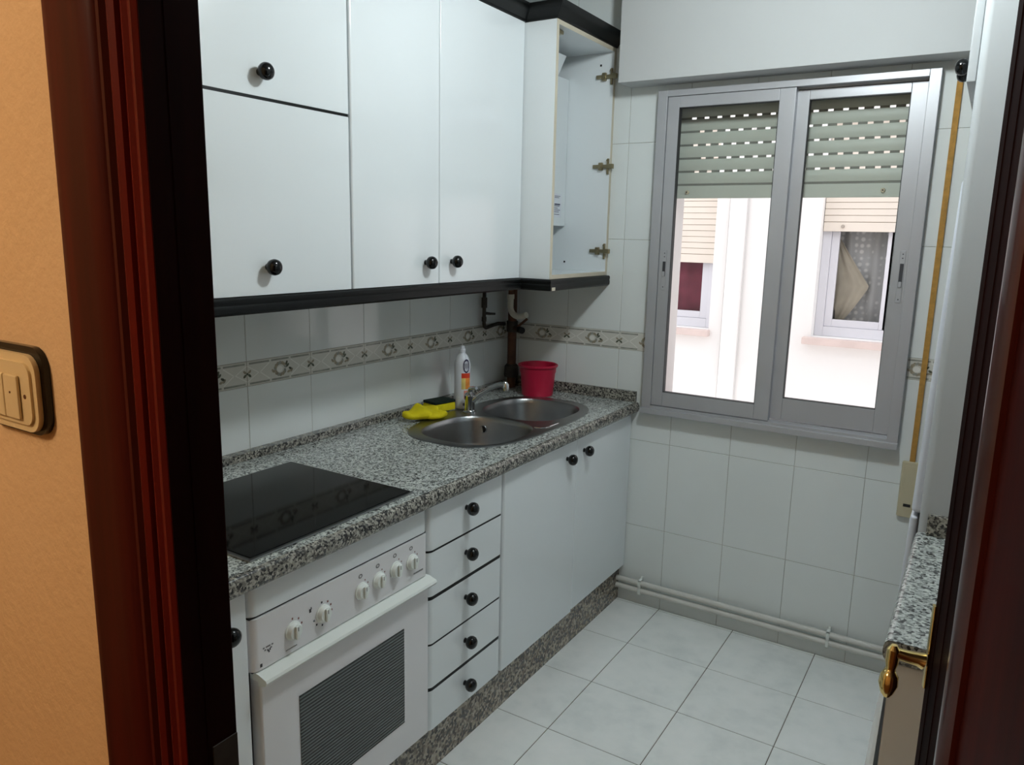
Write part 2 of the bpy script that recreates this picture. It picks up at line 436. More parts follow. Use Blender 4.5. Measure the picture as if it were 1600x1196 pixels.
# left door lining: moulded casing plus dark reveal
def casing(name, pts_list, label):
    o = None
    for nm, pts, m in pts_list:
        b = B(); b.prism([(x - (.0065 if x < 1.26 else .0045), y) for x, y in pts], 'z', 0.002, 2.15)
        if o is None: o = obj(name, b, m)
        else: obj(nm, b, m, o)
    struct(o, label, 'door frame'); return o
yf, yk = .372, .403
frame = casing('trim_2', [
    ('architrave', [(1.253, yf), (1.253, .352), (1.262, .3495), (1.300, .3495), (1.312, .352), (1.317, .357), (1.321, .357), (1.323, .353), (1.327, .353), (1.330, .357), (1.337, .358), (1.337, yf)], 'wood'),
    ('bead', [(1.3375, yf), (1.3375, .356), (1.340, .351), (1.345, .3485), (1.350, .351), (1.352, .358), (1.3525, yf)], 'wood_red'),
    ('bead', [(1.353, yf), (1.353, .360), (1.356, .352), (1.362, .349), (1.366, .352), (1.368, .350), (1.373, .349), (1.3765, .352), (1.3768, yf)], 'wood_red'),
    ('jamb', [(1.262, yf + .001), (1.3769, yf + .001), (1.3769, .3525), (1.3775, .3525), (1.3775, .3705), (1.3765, .371), (1.3765, .372), (1.3775, .3725), (1.3775, yk - .002), (1.3765, yk), (1.262, yk)], 'wood_dark')],
    'dark mahogany door lining with a fluted architrave at the left')
b = B(); b.box(1.3731, 1.3747, .376, .402, 1.02, 1.172, .0006)
b.box(1.3748, 1.3752, .381, .393, 1.045, 1.125, mi=1)
obj('strike_plate', b, ['iron', 'gap'], frame)
b = B(); b.prism([(2.16, yf), (2.16, .352), (2.205, .35), (2.25, .352), (2.25, yf)], 'z', .002, 2.15)
b.box(1.253, 2.25, .351, .3715, 2.151, 2.24)
struct(obj('trim_3', b, 'wood'), 'dark mahogany architrave over and right of the doorway', 'door frame')

# light switch on the hall wall
def SX(x): return 1.9116 - (1.9116 - x) * 1.043
def SZ(z): return 1.625 + (z - 1.625) * 1.043
def SW(a, b, c, d): return SX(a), SX(b), SZ(c), SZ(d)
sw = root('light_switch', (1.14, .371, 1.433))
tag(sw, 'ivory double light switch ringed in black on the orange hall wall', 'light switch')
def rrect(x0, x1, z0, z1, r, n=6):
    pts = []
    for cx, cz, a in ((x1 - r, z1 - r, 0), (x0 + r, z1 - r, 90), (x0 + r, z0 + r, 180), (x1 - r, z0 + r, 270)):
        for k in range(n + 1):
            t = math.radians(a + 90 * k / n); pts.append((cx + r * math.cos(t), cz + r * math.sin(t)))
    return pts
b = B(); b.prism(rrect(*SW(1.083, 1.1985, 1.4325, 1.5155), .021), 'y', .3655, .3715); obj('black_surround', b, 'black', sw)
b = B(); b.prism(rrect(*SW(1.086, 1.1925, 1.436, 1.5085), .018), 'y', .3605, .3652); b.prism(rrect(*SW(1.094, 1.186, 1.443, 1.501), .012), 'y', .358, .3606)
pl = obj('cover_plate', b, 'switch', sw)
for x0, x1 in ((1.112, 1.1435), (1.1445, 1.1695)):
    x0, x1, za, zb = SW(x0, x1, 1.4475, 1.489); b = B(); b.box(x0, x1, .3545, .358, za, zb, .002); rk = obj('rocker', b, 'switch', sw)
    b = B(); b.lathe([(0, -.0003), (.0011, -.0003), (.0011, .0003), (0, .0003)], ((x0 + x1) / 2, .3543, SZ(1.4725)), 'y', 10); obj('indicator', b, 'rust', rk)
b = B(); b.lathe([(0, -.0003), (.0022, -.0003), (.0022, .0003), (0, .0003)], (SX(1.1765), .3578, SZ(1.470)), 'y', 10); obj('screw', b, 'rust', pl)

# ------------------------------------------------------------------ door leaf, opened into the kitchen
Fx, Fy = 1.898, 1.113; Tx, Ty = -.31708, .9484; Nx, Ny = -.9484, -.31708
def D(s, o, z): return (Fx - Tx * s + Nx * o, Fy - Ty * s + Ny * o, z)
def dprism(b, pts, z0, z1, mi=0):
    b.prism([D(s, o, 0)[:2] for s, o in pts], 'z', z0, z1, mi)
LW = .725
door = root('door_1', D(LW / 2, -.02, .004)); struct(door, 'glossy dark mahogany door standing open at the right', 'door')
b = B()
st = [(0, -.035), (0, -.003), (.003, 0), (.0195, 0), (.0205, .0010), (.0215, 0), (.0475, 0), (.0485, .0010), (.0495, 0), (.083, 0), (.084, -.035)]
dprism(b, st, .008, 2.08); dprism(b, [(LW - s, o) for s, o in st], .008, 2.08)
for z0, z1 in ((.008, .18), (1.96, 2.08)):
    dprism(b, [(.084, -.035), (.084, 0), (LW - .084, 0), (LW - .084, -.035)], z0, z1)
obj('stile_frame', b, 'wood_dark', door)
b = B(); arc = [(.084 + .038 * k / 8, .001 + .009 * math.sin(PI * k / 8)) for k in range(9)]
dprism(b, [(.084, -.012)] + arc + [(.122, -.012)], .181, 1.959); obj('moulding', b, 'wood_gloss', door)
b = B(); dprism(b, [(LW - .084, -.012)] + [(LW - s, o) for s, o in arc] + [(LW - .122, -.012)], .181, 1.959); obj('moulding', b, 'wood_gloss', door)
b = B(); dprism(b, [(.122, -.03), (.122, -.006), (.16, -.001), (LW - .16, -.001), (LW - .122, -.006), (LW - .122, -.03)], .181, 1.959); obj('panel', b, 'wood_panel', door)
hd = B(); dprism(hd, [(.0015, .0008), (.0015, .003), (.0025, .004), (.0095, .004), (.0105, .003), (.0105, .0008)], 1.03, 1.150)
hp = obj('handle_plate', hd, 'brass', door)
b = B(); s0, zh = .0085, 1.073
b.tube([D(s0, .0085, zh - .004), D(s0, .016, zh - .002), D(s0, .03, zh), D(s0, .044, zh + .003)], [.0115, .0095, .0085, .008], 16)
b.tube([D(s0, .046, zh + .014), D(s0, .046, zh + .008), D(s0, .0465, zh - .010), D(s0, .047, zh - .020), D(s0, .0475, zh - .024), D(s0 + .002, .048, zh - .030), D(s0 + .004, .049, zh - .042), D(s0 + .006, .05, zh - .054), D(s0 + .007, .05, zh - .060)],
       [.004, .0085, .0085, .0065, .0075, .0115, .0125, .0085, .004], 16)
obj('lever_handle', b, 'brass', hp)

# ------------------------------------------------------------------ window
win = root('window_1', (1.195, YW, .89)); struct(win, 'aluminium sliding window with two sashes', 'window')
def pframe(b, x0, x1, z0, z1, y0, y1, l, r, bt, tp, mi=0, bev=.002):
    b.box(x0, x0 + l, y0, y1, z0, z1, bev, mi=mi); b.box(x1 - r, x1, y0, y1, z0, z1, bev, mi=mi)
    b.box(x0 + l, x1 - r, y0, y1, z0, z0 + bt, bev, mi=mi); b.box(x0 + l, x1 - r, y0, y1, z1 - tp, z1, bev, mi=mi)
b = B(); pframe(b, .704, 1.690, .893, 2.193, 2.994, 3.031, .040, .036, .034, .024)
pframe(b, .727, 1.670, .918, 2.176, 3.0315, 3.105, .017, .016, .012, .012)
obj('window_frame', b, 'alu', win)
def sash(x0, x1, z0, z1, y0, y1, l, r, bt, tp):
    b = B(); pframe(b, x0, x1, z0, z1, y0, y1, l, r, bt, tp)
    s = obj('sash', b, 'alu', win)
    b = B(); pframe(b, x0 + l - .0015, x1 - r + .0015, z0 + bt - .0015, z1 - tp + .0015, y0 + .002, y1 - .002, .0035, .0035, .0035, .0035, bev=0)
    obj('gasket', b, 'alu_dk', s)
    ym = (y0 + y1) / 2
    b = B(); b.quad([(x0 + l, ym, z0 + bt), (x1 - r, ym, z0 + bt), (x1 - r, ym, z1 - tp), (x0 + l, ym, z1 - tp)])
    obj('pane', b, 'glass', s); return s
sl = sash(.7455, 1.230, .930, 2.168, 2.999, 3.030, .047, .057, .058, .042)
sr = sash(1.2275, 1.652, .934, 2.162, 3.0335, 3.060, .044, .051, .086, .034)
def latch(s, x, y, z0, z1):
    b = B(); b.box(x - .009, x + .009, y - .003, y, z0, z1, .002)
    b.box(x - .006, x + .006, y - .0036, y - .003, z0 + .055, z1 - .045, mi=1)
    b.box(x - .005, x + .005, y - .009, y - .003, z0 + .055, z0 + .075, .002)
    for z in (z0 + .012, z1 - .012, z1 - .026): b.box(x - .002, x + .002, y - .0036, y - .003, z - .002, z + .002, mi=1)
    obj('latch', b, ['alu', 'mark_dark'], s)
latch(sl, .769, 2.9985, 1.415, 1.575); latch(sr, 1.634, 3.033, 1.415, 1.598)
# sill rail of the frame
b = B(); b.box(.702, 1.692, 2.978, 2.9935, .893, .917, .003); obj('window_sill', b, 'alu', win)

# roller shutter outside the panes
sh = root('roller_shutter', (1.2, 3.135, 1.785)); tag(sh, 'half lowered grey roller shutter with slotted slats behind the kitchen window panes', 'shutter')
b = B(); x0, x1 = .729, 1.668; z = 1.841; p = .0522
b.box(x0, x1, 3.131, 3.142, 1.7865, 1.838, .004)
bb_ = [(3.1300, 0), (3.1265, .012), (3.1255, .024), (3.1270, .036), (3.1300, .0435), (3.138, .0435), (3.140, .024), (3.138, 0)]
for k in range(8):
    zz = z + k * p; b.prism([(y, zz + .004 + dz) for y, dz in bb_], 'x', x0, x1)
    # joint between slats: bridges with light slots
    if k == 0: b.box(x0, x1, 3.132, 3.137, 1.836, zz + .006, mi=1)
    else:
        off = .07 + .012 * ((k * 7) % 5); xx = x0
        while xx < x1:
            nx = min(xx + (off if xx == x0 else .032), x1); b.box(xx, nx, 3.132, 3.137, zz - .0055, zz + .0045, mi=1); xx = nx + .020
obj('slat_curtain', b, ['slat', 'slat_gap'], sh)
for x in (.80, 1.535):
    b = B(); b.lathe([(0, -.010), (.006, -.010), (.008, -.004), (.008, 0), (0, 0)], (x, 3.1305, 1.811), 'y', 16); b.lathe([(0, -.0115), (.003, -.0115), (.003, -.01), (0, -.01)], (x, 3.1305, 1.811), 'y', 10, mi=1)
    obj('stop_button', b, ['beige', 'mark_dark'], sh)

# strap and winder
stp = root('shutter_strap', (1.745, 3.02, .63)); tag(stp, 'ochre shutter strap hanging right of the window down to a beige winder box', 'strap')
b = B(); b.box(1.734, 1.752, 3.0215, 3.0235, .80, 2.218); obj('webbing', b, 'strap', stp)
b = B(); b.box(1.712, 1.785, 3.012, 3.031, .640, .85, .006); b.box(1.724, 1.770, 3.0108, 3.0121, .665, .835, .0006)
b.box(1.731, 1.755, 3.0100, 3.0107, .682, .693, mi=1)
obj('winder_box', b, ['beige', 'gap'], stp)

# ------------------------------------------------------------------ light well outside
b = B(); FY = 5.0
H1 = (.99, 2.2, 1.04, 2.35); H2 = (-.75, .342, 1.03, 2.35)
for (x0, x1, z0, z1) in rects_minus((-3, 5, -2.5, 7), [H1, H2]): b.box(x0, x1, FY, FY + .28, z0, z1)

struct(obj('wall_outside', b, ['facade'], smooth=False), 'bright white rendered wall across the light well', 'wall')
b = B(); b.box(.43, .545, FY - .03, FY - .001, -2.5, 7, .02, 3); struct(obj('trim_4', b, 'facade'), 'shallow rendered pilaster on the light well wall', 'trim')
def far_window(idx, x0, x1, z0, z1, frame_x, sillx):
    w = root('window_%d' % idx, ((x0 + x1) / 2, FY + .1, z0)); struct(w, 'white framed window across the light well, %s' % ('right' if idx == 2 else 'left'), 'window')
    b = B(); pframe(b, x0 + .001, x1 - .001, z0 + .001, z1, FY + .09, FY + .15, .05, .05, .06, .05); obj('window_frame', b, 'alu_w', w)
    b = B()
    for (a, c) in frame_x: pframe(b, a, c, z0 + .062, z1 - .051, FY + .10, FY + .135, .045, .05, .045, .045)
    obj('sash', b, 'alu_w', w)
    b = B(); b.quad([(x0, FY + .117, z0), (x1, FY + .117, z0), (x1, FY + .117, z1), (x0, FY + .117, z1)]); obj('pane', b, 'glass2', w)
    b = B(); b.box(*sillx, FY - .05, FY + .09, z0 - .045, z0 - .001, .006); obj('window_sill', b, 'sill', w)
    return w
M['alu_w'] = plain('white_aluminium', rgb(214, 214, 220), .45, 0, 0, .03, 5)
far_window(2, *H1, ((1.042, 1.405), (1.375, 2.148)), (.946, 2.25)); far_window(3, *H2, ((-.70, -.2), (-.21, .292)), (-.8, .352))
def far_blind(x0, x1, z0, lab):
    b = B(); b.box(x0, x1, FY + .06, FY + .075, z0, z0 + .055, .004); zz = z0 + .058; 
    while zz < 2.33: b.box(x0, x1, FY + .06, FY + .074, zz, zz + .036, .003); zz += .0385
    b.box(x0, x1, FY + .066, FY + .072, z0 + .05, 2.34, mi=1)
    o = root('roller_blind', ((x0 + x1) / 2, FY + .07, z0)); obj('slat_curtain', b, ['blind', 'blind_gap'], o)
    b = B(); b.lathe([(0, -.012), (.009, -.01), (.011, 0), (0, 0)], (x0 + .11, FY + .0595, z0 + .03), 'y', 12); obj('stop_button', b, 'blind_gap', o)
    return tag(o, lab, 'blind', 'roller blinds across the light well')
far_blind(.993, 2.197, 1.685, 'cream roller blind half down over the lace curtained window')
far_blind(-.747, .339, 1.465, 'cream roller blind half down over the window with the dark red curtain')
# curtains in the far windows
b = B(); b.grid(lambda u, v: (1.0 + 1.15 * u, FY + .247 + .016 * math.sin(u * 42) + .006 * math.sin(u * 97), 1.10 + 1.2 * v), 120, 6)
tag(obj('lace_curtain', b, 'lace', angle=180), 'grey patterned lace curtain in the window across the light well', 'curtain')
def drape(u, v):
    zt = 1.10 + .56 * v
    if v < .42: wd = .055 + .16 * (v / .42) ** .8
    else: wd = .215 * (1 - ((v - .42) / .58)) ** 1.0 + .02
    return (1.045 + wd * u, FY + .203 + .006 * math.sin(u * 16 + v * 2), zt)
b = B(); b.grid(drape, 30, 24); tag(obj('drape', b, 'drape', angle=180), 'cream drape drawn aside at the left of the lace curtain', 'curtain')
b = B(); b.lathe([(0, 0), (.022, 0), (.034, .04), (.03, .09), (.012, .14), (.012, .17), (.020, .19), (0, .19)], (1.062, FY + .154, 1.105), 'z', 20)
tag(obj('vase', b, 'vase'), 'dark vase standing at the foot of the cream drape', 'vase')
b = B(); b.grid(lambda u, v: (-.70 + 1.0 * u, FY + .2 + .02 * math.sin(u * 30), 1.09 + 1.2 * v), 60, 4)
tag(obj('curtain', b, 'redcurtain', angle=180), 'dark red curtain in the left window across the light well', 'curtain')
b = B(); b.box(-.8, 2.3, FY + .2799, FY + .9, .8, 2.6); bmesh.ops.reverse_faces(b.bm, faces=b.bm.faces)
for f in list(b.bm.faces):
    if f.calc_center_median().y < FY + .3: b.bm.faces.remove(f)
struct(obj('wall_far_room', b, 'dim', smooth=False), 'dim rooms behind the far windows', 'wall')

# ------------------------------------------------------------------ knobs
def knob_mesh():
    b = B(); b.lathe([(0, 0), (.0085, 0), (.0075, .006), (.0078, .009), (.0140, .0115), (.0194, .018), (.0207, .0255), (.0190, .033), (.0137, .0385), (.0066, .041), (0, .0416)], (0, 0, 0), 'x', 28)
    me = bpy.data.meshes.new('knob'); b.bm.to_mesh(me); b.bm.free(); me.materials.append(M['black'])
    for p in me.polygons: p.use_smooth = True
    return me
KM = knob_mesh()
def knob(parent, x, y, z, flip=False):
    o = bpy.data.objects.new('knob', KM); COL.objects.link(o); adopt(o, parent); o.location = (x, y, z)
    if flip: o.rotation_euler = (0, 0, PI)
    W[o] = Vector((0, 0, 0)); return o

def front(y0, y1, z0, z1, xf, th=.019, r0=.004, r1=.004, n=6):
    """door or drawer front facing +x with rounded vertical edges"""
    pts = [(xf - th, y0)]
    for k in range(n + 1):
        t = PI / 2 * k / n; pts.append((xf - r0 + r0 * math.sin(t), y0 + r0 - r0 * math.cos(t)))
    for k in range(n + 1):
        t = PI / 2 * k / n; pts.append((xf - r1 + r1 * math.cos(t), y1 - r1 + r1 * math.sin(t)))
    pts.append((xf - th, y1))
    b = B(); b.prism(pts, 'z', z0, z1); return b

XB = .651   # face of the base units
def carcass(y0, y1, x0, x1, z0, z1, top=False, t=.016):
    b = B(); b.box(x0, x1, y0, y0 + t, z0, z1); b.box(x0, x1, y1 - t, y1, z0, z1); b.box(x0, x1, y0 + t, y1 - t, z0, z0 + t)
    if top: b.box(x0, x1, y0 + t, y1 - t, z1 - t, z1)
    b.box(x0, x0 + .004, y0 + t, y1 - t, z0 + t, z1 - (t if top else 0)); return b

# leftmost base cabinet
c = root('base_cabinet', (.33, .70, .163)); tag(c, 'white base cabinet with one black knob, partly hidden by the door frame', 'cabinet')
obj('carcass', carcass(.43, .984, .012, .630, .1605, .8795), 'white_in', c)
d = obj('door', front(.432, .981, .166, .874, XB), 'white', c); knob(d, XB, .923, .800)

# oven housing
c = root('oven_cabinet', (.33, 1.29, .163)); tag(c, 'white oven housing with a plain fascia under the worktop edge', 'cabinet')
obj('carcass', carcass(.985, 1.600, .012, .626, .1605, .8795, t=.009), 'white_in', c)
obj('fascia', front(.987, 1.5975, .8035, .8785, XB, .02, .022, .016), 'white', c)
b = B(); b.box(.60, XB - .004, .990, 1.595, .7985, .8032); obj('shadow_strip', b, 'gap', c)
# oven
ov = root('oven', (.36, 1.29, .172)); tag(ov, 'white built-in oven with six dials and a dark striped glass door', 'oven')
b = B(); b.box(.10, .612, .996, 1.589, .172, .794); obj('body', b, 'steel', ov)
cp = obj('control_panel', front(.988, 1.597, .6745, .7978, XB + .002, .04, .02, .014), 'enamel', ov)
for y, z in ((1.103, .727), (1.196, .729), (1.328, .733), (1.392, .737), (1.459, .741), (1.526, .738)):
    b = B(); b.lathe([(0, 0), (.0225, 0), (.0225, .003), (.020, .0045), (.0185, .011), (.0165, .0135), (0, .0135)], (XB + .0021, y, z), 'x', 28)
    b.box(XB + .0156, XB + .0215, y - .0055, y + .0055, z - .0165, z + .0165, .0025, 3)
    dial = obj('dial', b, 'handle_white', ov)
    b = B(); b.box(XB + .0217, XB + .0220, y - .0008, y + .0008, z + .004, z + .014); obj('pointer', b, 'mark_dark', dial)
xm = XB + .0022
def marks(name, lst):
    b = B()
    for y, z, w, h, mi in lst: b.box(xm, xm + .0003, y - w / 2, y + w / 2, z - h / 2, z + h / 2, mi=mi)
    obj(name, b, ['mark_red', 'mark_grey', 'mark_dark'], cp)
rad = math.radians
for y, z in ((1.328, .733), (1.392, .737), (1.459, .741), (1.526, .738)):
    marks('dial_scale', [(y + .028 * math.cos(rad(a)), z + .028 * math.sin(rad(a)), .003, .004, 0) for a in (60, 30, 0, -30)])
    marks('hotplate_symbol', [(y - .002 + .0055 * math.cos(PI * k / 5), z + .040 + .0045 * math.sin(PI * k / 5), .0034, .0026, 1) for k in range(10)])
marks('dial_scale', [(1.196 + .029 * math.cos(rad(a)), .729 + .029 * math.sin(rad(a)), .0045, .005, 0 if abs(a) < 90 else 2) for a in (95, 55, 25, -5, -45, -95, -135, -165)])
marks('dial_scale', [(1.103 + .028 * math.cos(rad(a)), .727 + .029 * math.sin(rad(a)), .004, .005, 0) for a in (90, 50, 15)])
marks('pilot_mark', [(1.157, .752, .006, .009, 2), (1.160, .757, .003, .006, 2)])
marks('oven_symbol', [(1.020 + .004 * k, .722 + (.006 if k in (1, 5) else 0) * (-1) ** k, .0044, .0035, 1) for k in range(7)] + [(1.031 + .003 * k, .713 - .004 * (k == 1), .0032, .005, 2) for k in range(3)])
marks('small_symbol', [(1.010 + .003 * (k % 2), .687 - .004 * (k // 2), .0030, .004, 2) for k in range(4)])
marks('caption', [(1.082 + .0038 * k, .6865, .0026, .003, 1) for k in range(9)])
marks('brand_strip', [(1.537 + .0046 * k, .6985, .0034, .0048, 1) for k in range(9)])
# oven door
od = obj('door', front(1.004, 1.597, .178, .652, XB + .006, .034, .006, .006), 'enamel', ov)
b = B(); b.box(XB + .0062, XB + .008, 1.111, 1.487, .272, .558, .0005); obj('glass', b, 'oven_glass', od)
b = B(); hp_ = [(XB + .0065, .643), (XB + .018, .645), (XB + .030, .651), (XB + .034, .658), (XB + .031, .664), (XB + .0065, .6715), (XB - .02, .6715), (XB - .02, .654), (XB + .0065, .654)]
b.prism(hp_, 'y', .998, 1.600); obj('handle', b, 'handle_white', od)
b = B(); b.box(.60, XB - .004, .992, 1.594, .6722, .6742); obj('seal', b, 'gap', ov)

# five drawer unit
dr = root('drawer_unit', (.33, 1.80, .163)); tag(dr, 'white five drawer base unit with black seams beside the oven', 'cabinet')
obj('carcass', carcass(1.6012, 1.9965, .012, .628, .1605, .8795), 'white_in', dr)
zk = [.874, .7331, .5895, .4432, .2996, .166]; gp = [0, .0035, .006, .0035, .006, 0]
for i in range(5):
    zt = zk[i] - gp[i]; zb = zk[i + 1] + gp[i + 1]
    d = obj('drawer', front(1.603, 1.9945, zb, zt, XB, .019, .022, .016), 'white', dr)
    knob(d, XB, 1.787, (.816, .672, .525, .380, .234)[i])
b = B()
for i in range(1, 5):
    fb = front(1.6035, 1.994, zk[i] - gp[i] + .0003, zk[i] + gp[i] - .0003, XB - .001, .019, .022, .016)
    me = bpy.data.meshes.new('t'); fb.bm.to_mesh(me); fb.bm.free(); b.bm.from_mesh(me); bpy.data.meshes.remove(me)
obj('seam', b, 'black_trim', dr)

# sink cabinet
c = root('sink_cabinet', (.33, 2.51, .163)); tag(c, 'white two door base cabinet below the sink', 'cabinet')
obj('carcass', carcass(1.9972, 3.027, .012, .628, .1605, .8795), 'white_in', c)
d = obj('door', front(1.9995, 2.5100, .164, .874, XB, .019, .010, .004), 'white', c); knob(d, XB, 2.431, .811)
d = obj('door', front(2.5130, 3.026, .172, .874, XB, .019, .004, .006), 'white', c); knob(d, XB, 2.569, .813)
# plinth
b = B(); b.box(.606, .626, .43, 3.031, .002, .160, .001)
b.box(.6262, .6275, 1.985, 2.010, .150, .160)
tag(obj('plinth', b, 'granite_dk'), 'brown speckled granite plinth along the foot of the base units', 'plinth')

# ------------------------------------------------------------------ worktop with sink opening
def sup(cx, cy, a, b_, n, k=72, z=0.0, sk=0):
    o = []
    for i in range(k):
        t = 2 * PI * i / k; c_, s_2 = math.cos(t), math.sin(t)
        x = cx + a * math.copysign(abs(c_) ** (2 / n), c_); y = cy + b_ * math.copysign(abs(s_2) ** (2 / n), s_2)
        o.append((x + sk * (y - cy), y, z))
    return o
def fill(bm, loops):
    es = []; vs = []
    for L in loops:
        v = [bm.verts.new(p) for p in L]; vs.append(v)
        es += [bm.edges.new((v[i], v[(i + 1) % len(v)])) for i in range(len(v))]
    bmesh.ops.triangle_fill(bm, use_beauty=True, edges=es, normal=(0, 0, 1)); return vs
ZT, ZB = .925, .880
SC = (.378, 2.413)
sink_loop = sup(SC[0], SC[1] + .008, .238, .438, 3.0, 96, ZT)
hole = sup(SC[0], SC[1] + .008, .224, .424, 3.5, 72, ZT)
UP = granite('dark_flecked_granite_nose_shade', [(.0, rgb(24, 24, 25)), (.36, rgb(44, 44, 44)), (.46, rgb(92, 90, 84)), (.58, rgb(126, 124, 116)), (.8, rgb(166, 164, 154))], 190)
wt = root('worktop', (.34, 1.75, ZB)); tag(wt, 'speckled grey granite worktop running from the doorway to the window wall', 'worktop')
b = B(); y0, y1, xe = .432, 3.0305, .666
outer = [(.003, y0, ZT), (xe, y0, ZT), (xe, y1, ZT), (.003, y1, ZT)]
v1 = fill(b.bm, [outer, hole]); 
v2 = fill(b.bm, [[(p[0], p[1], ZB) for p in outer], [(p[0], p[1], ZB) for p in hole]])
for A, C in zip(v1, v2):
    for i in range(len(A)):
        if A is v1[0] and i == 1: continue
        b.bm.faces.new((A[i], A[(i + 1) % len(A)], C[(i + 1) % len(A)], C[i]))
nose = [(xe, ZT)] + [(xe + .016 * math.sin(PI * k / 10) ** .6 if 0 < k < 10 else xe, (ZT + ZB) / 2 + (ZT - ZB) / 2 * math.cos(PI * k / 10)) for k in range(1, 10)] + [(xe, ZB)]
bmesh.ops.recalc_face_normals(b.bm, faces=b.bm.faces)
b.prism(nose, 'y', y0, y1, mi=1)  # nose takes the darker granite: its lesser light is put into the colour
M['granite_up'] = UP; obj('slab', b, ['granite', 'granite_up'], wt, angle=40)
b = B(); b.box(.003, .038, .432, 3.0305, ZT + .0003, .950, .002); b.box(.0385, .668, 3.012, 3.0305, ZT + .0003, .972, .002)

obj('upstand', b, 'granite_up', wt)

# hob
hb = root('hob', (.40, 1.27, ZT)); tag(hb, 'black glass hob with a thin steel rim let into the worktop', 'hob')
b = B(); b.box(.158, .642, 1.003, 1.553, ZT + .0004, ZT + .005, .002); obj('rim', b, 'steel', hb)
b = B(); b.box(.166, .632, 1.012, 1.546, ZT + .0052, ZT + .0072, .0008); obj('glass', b, 'hob', hb)

# sink
sk = root('sink', (SC[0], SC[1], .78)); tag(sk, 'stainless steel sink with two rounded bowls set into the worktop', 'sink')
b = B(); zf = ZT + .0042
bw1 = (.396, 2.214, .182, .193); bw2 = (.383, 2.615, .180, .190)
L1 = sup(bw1[0], bw1[1], bw1[2], bw1[3], 2.7, 72, zf); L2 = sup(bw2[0], bw2[1], bw2[2], bw2[3], 2.7, 72, zf)
inner = sup(SC[0], SC[1] + .008, .232, .432, 3.0, 96, zf)
vs = fill(b.bm, [inner, L1, L2])
low = [b.bm.verts.new(p[:2] + (ZT + .0004,)) for p in sink_loop]
for i in range(96): b.bm.faces.new((vs[0][i], vs[0][(i + 1) % 96], low[(i + 1) % 96], low[i]))
bmesh.ops.recalc_face_normals(b.bm, faces=b.bm.faces)
for f in b.bm.faces:
    if f.normal.z < -.1: f.normal_flip()
obj('flange', b, 'steel', sk, angle=50)
for (cx, cy, a, c2) in (bw1, bw2):
    b = B(); rings = []
    for s, z, n in ((1.0, zf, 2.7), (.992, zf - .002, 2.7), (.978, zf - .007, 2.7), (.965, zf - .02, 2.7), (.93, zf - .10, 2.7), (.88, zf - .132, 2.6), (.78, zf - .145, 2.5), (.5, zf - .149, 2.3), (.14, zf - .153, 2)):
        rings.append([b.bm.verts.new(p) for p in sup(cx, cy, a * s, c2 * s, n, 72, z)])
    for A, C in zip(rings, rings[1:]):
        for i in range(72): b.bm.faces.new((A[i], A[(i + 1) % 72], C[(i + 1) % 72], C[i]))
    bmesh.ops.recalc_face_normals(b.bm, faces=b.bm.faces)
    bowl = obj('bowl', b, 'sink', sk, angle=80)
    b = B(); b.lathe([(0, 0), (.026, 0), (.028, .002), (.03, .003), (.03, -.001), (0, -.001)], (cx, cy, zf - .1535), 'z', 24); obj('drain', b, 'chrome', bowl)
    if cx == bw1[0]:
        b = B(); b.lathe([(0, -.001), (.013, -.001), (.013, .001), (0, .001)], (cx - .09, cy + c2 * .885, zf - .048), 'y', 20)
        b.lathe([(.013, -.003), (.016, -.003), (.016, 0), (.013, 0), (.013, -.003)], (cx - .09, cy + c2 * .885, zf - .048), 'y', 20, mi=1)
        obj('overflow', b, ['gap', 'chrome'], bowl)
b = B(); b.tube([(.548, 2.36, zf + .0008), (.572, 2.365, zf + .0008), (.585, 2.385, zf + .0008), (.588, 2.47, zf + .0008)], .0018, 8)
obj('pressed_rib', b, 'chrome', sk)

# tap
tp = root('tap', (.222, 2.410, zf)); tag(tp, 'chrome mixer tap with a raised spout on the back edge of the sink', 'tap')
b = B(); b.lathe([(0, 0), (.027, 0), (.027, .006), (.022, .010), (.020, .014), (.019, .05), (.022, .064), (.021, .076), (.012, .084), (0, .085)], (.222, 2.410, zf + .0003), 'z', 24); obj('body', b, 'chrome', tp)
b = B(); b.tube([(.236, 2.412, zf + .052), (.27, 2.416, zf + .082), (.31, 2.420, zf + .108), (.345, 2.424, zf + .125), (.372, 2.427, zf + .130)], [.011, .0105, .010, .010, .011], 14)
b.tube([(.374, 2.427, zf + .138), (.378, 2.4275, zf + .128), (.380, 2.428, zf + .108)], [.008, .0125, .0115], 14); obj('spout', b, 'chrome', tp)
b = B(); b.tube([(.222, 2.410, zf + .086), (.226, 2.408, zf + .098), (.250, 2.396, zf + .106), (.270, 2.386, zf + .109)], [.010, .009, .007, .006], 12); obj('lever', b, 'chrome', tp)

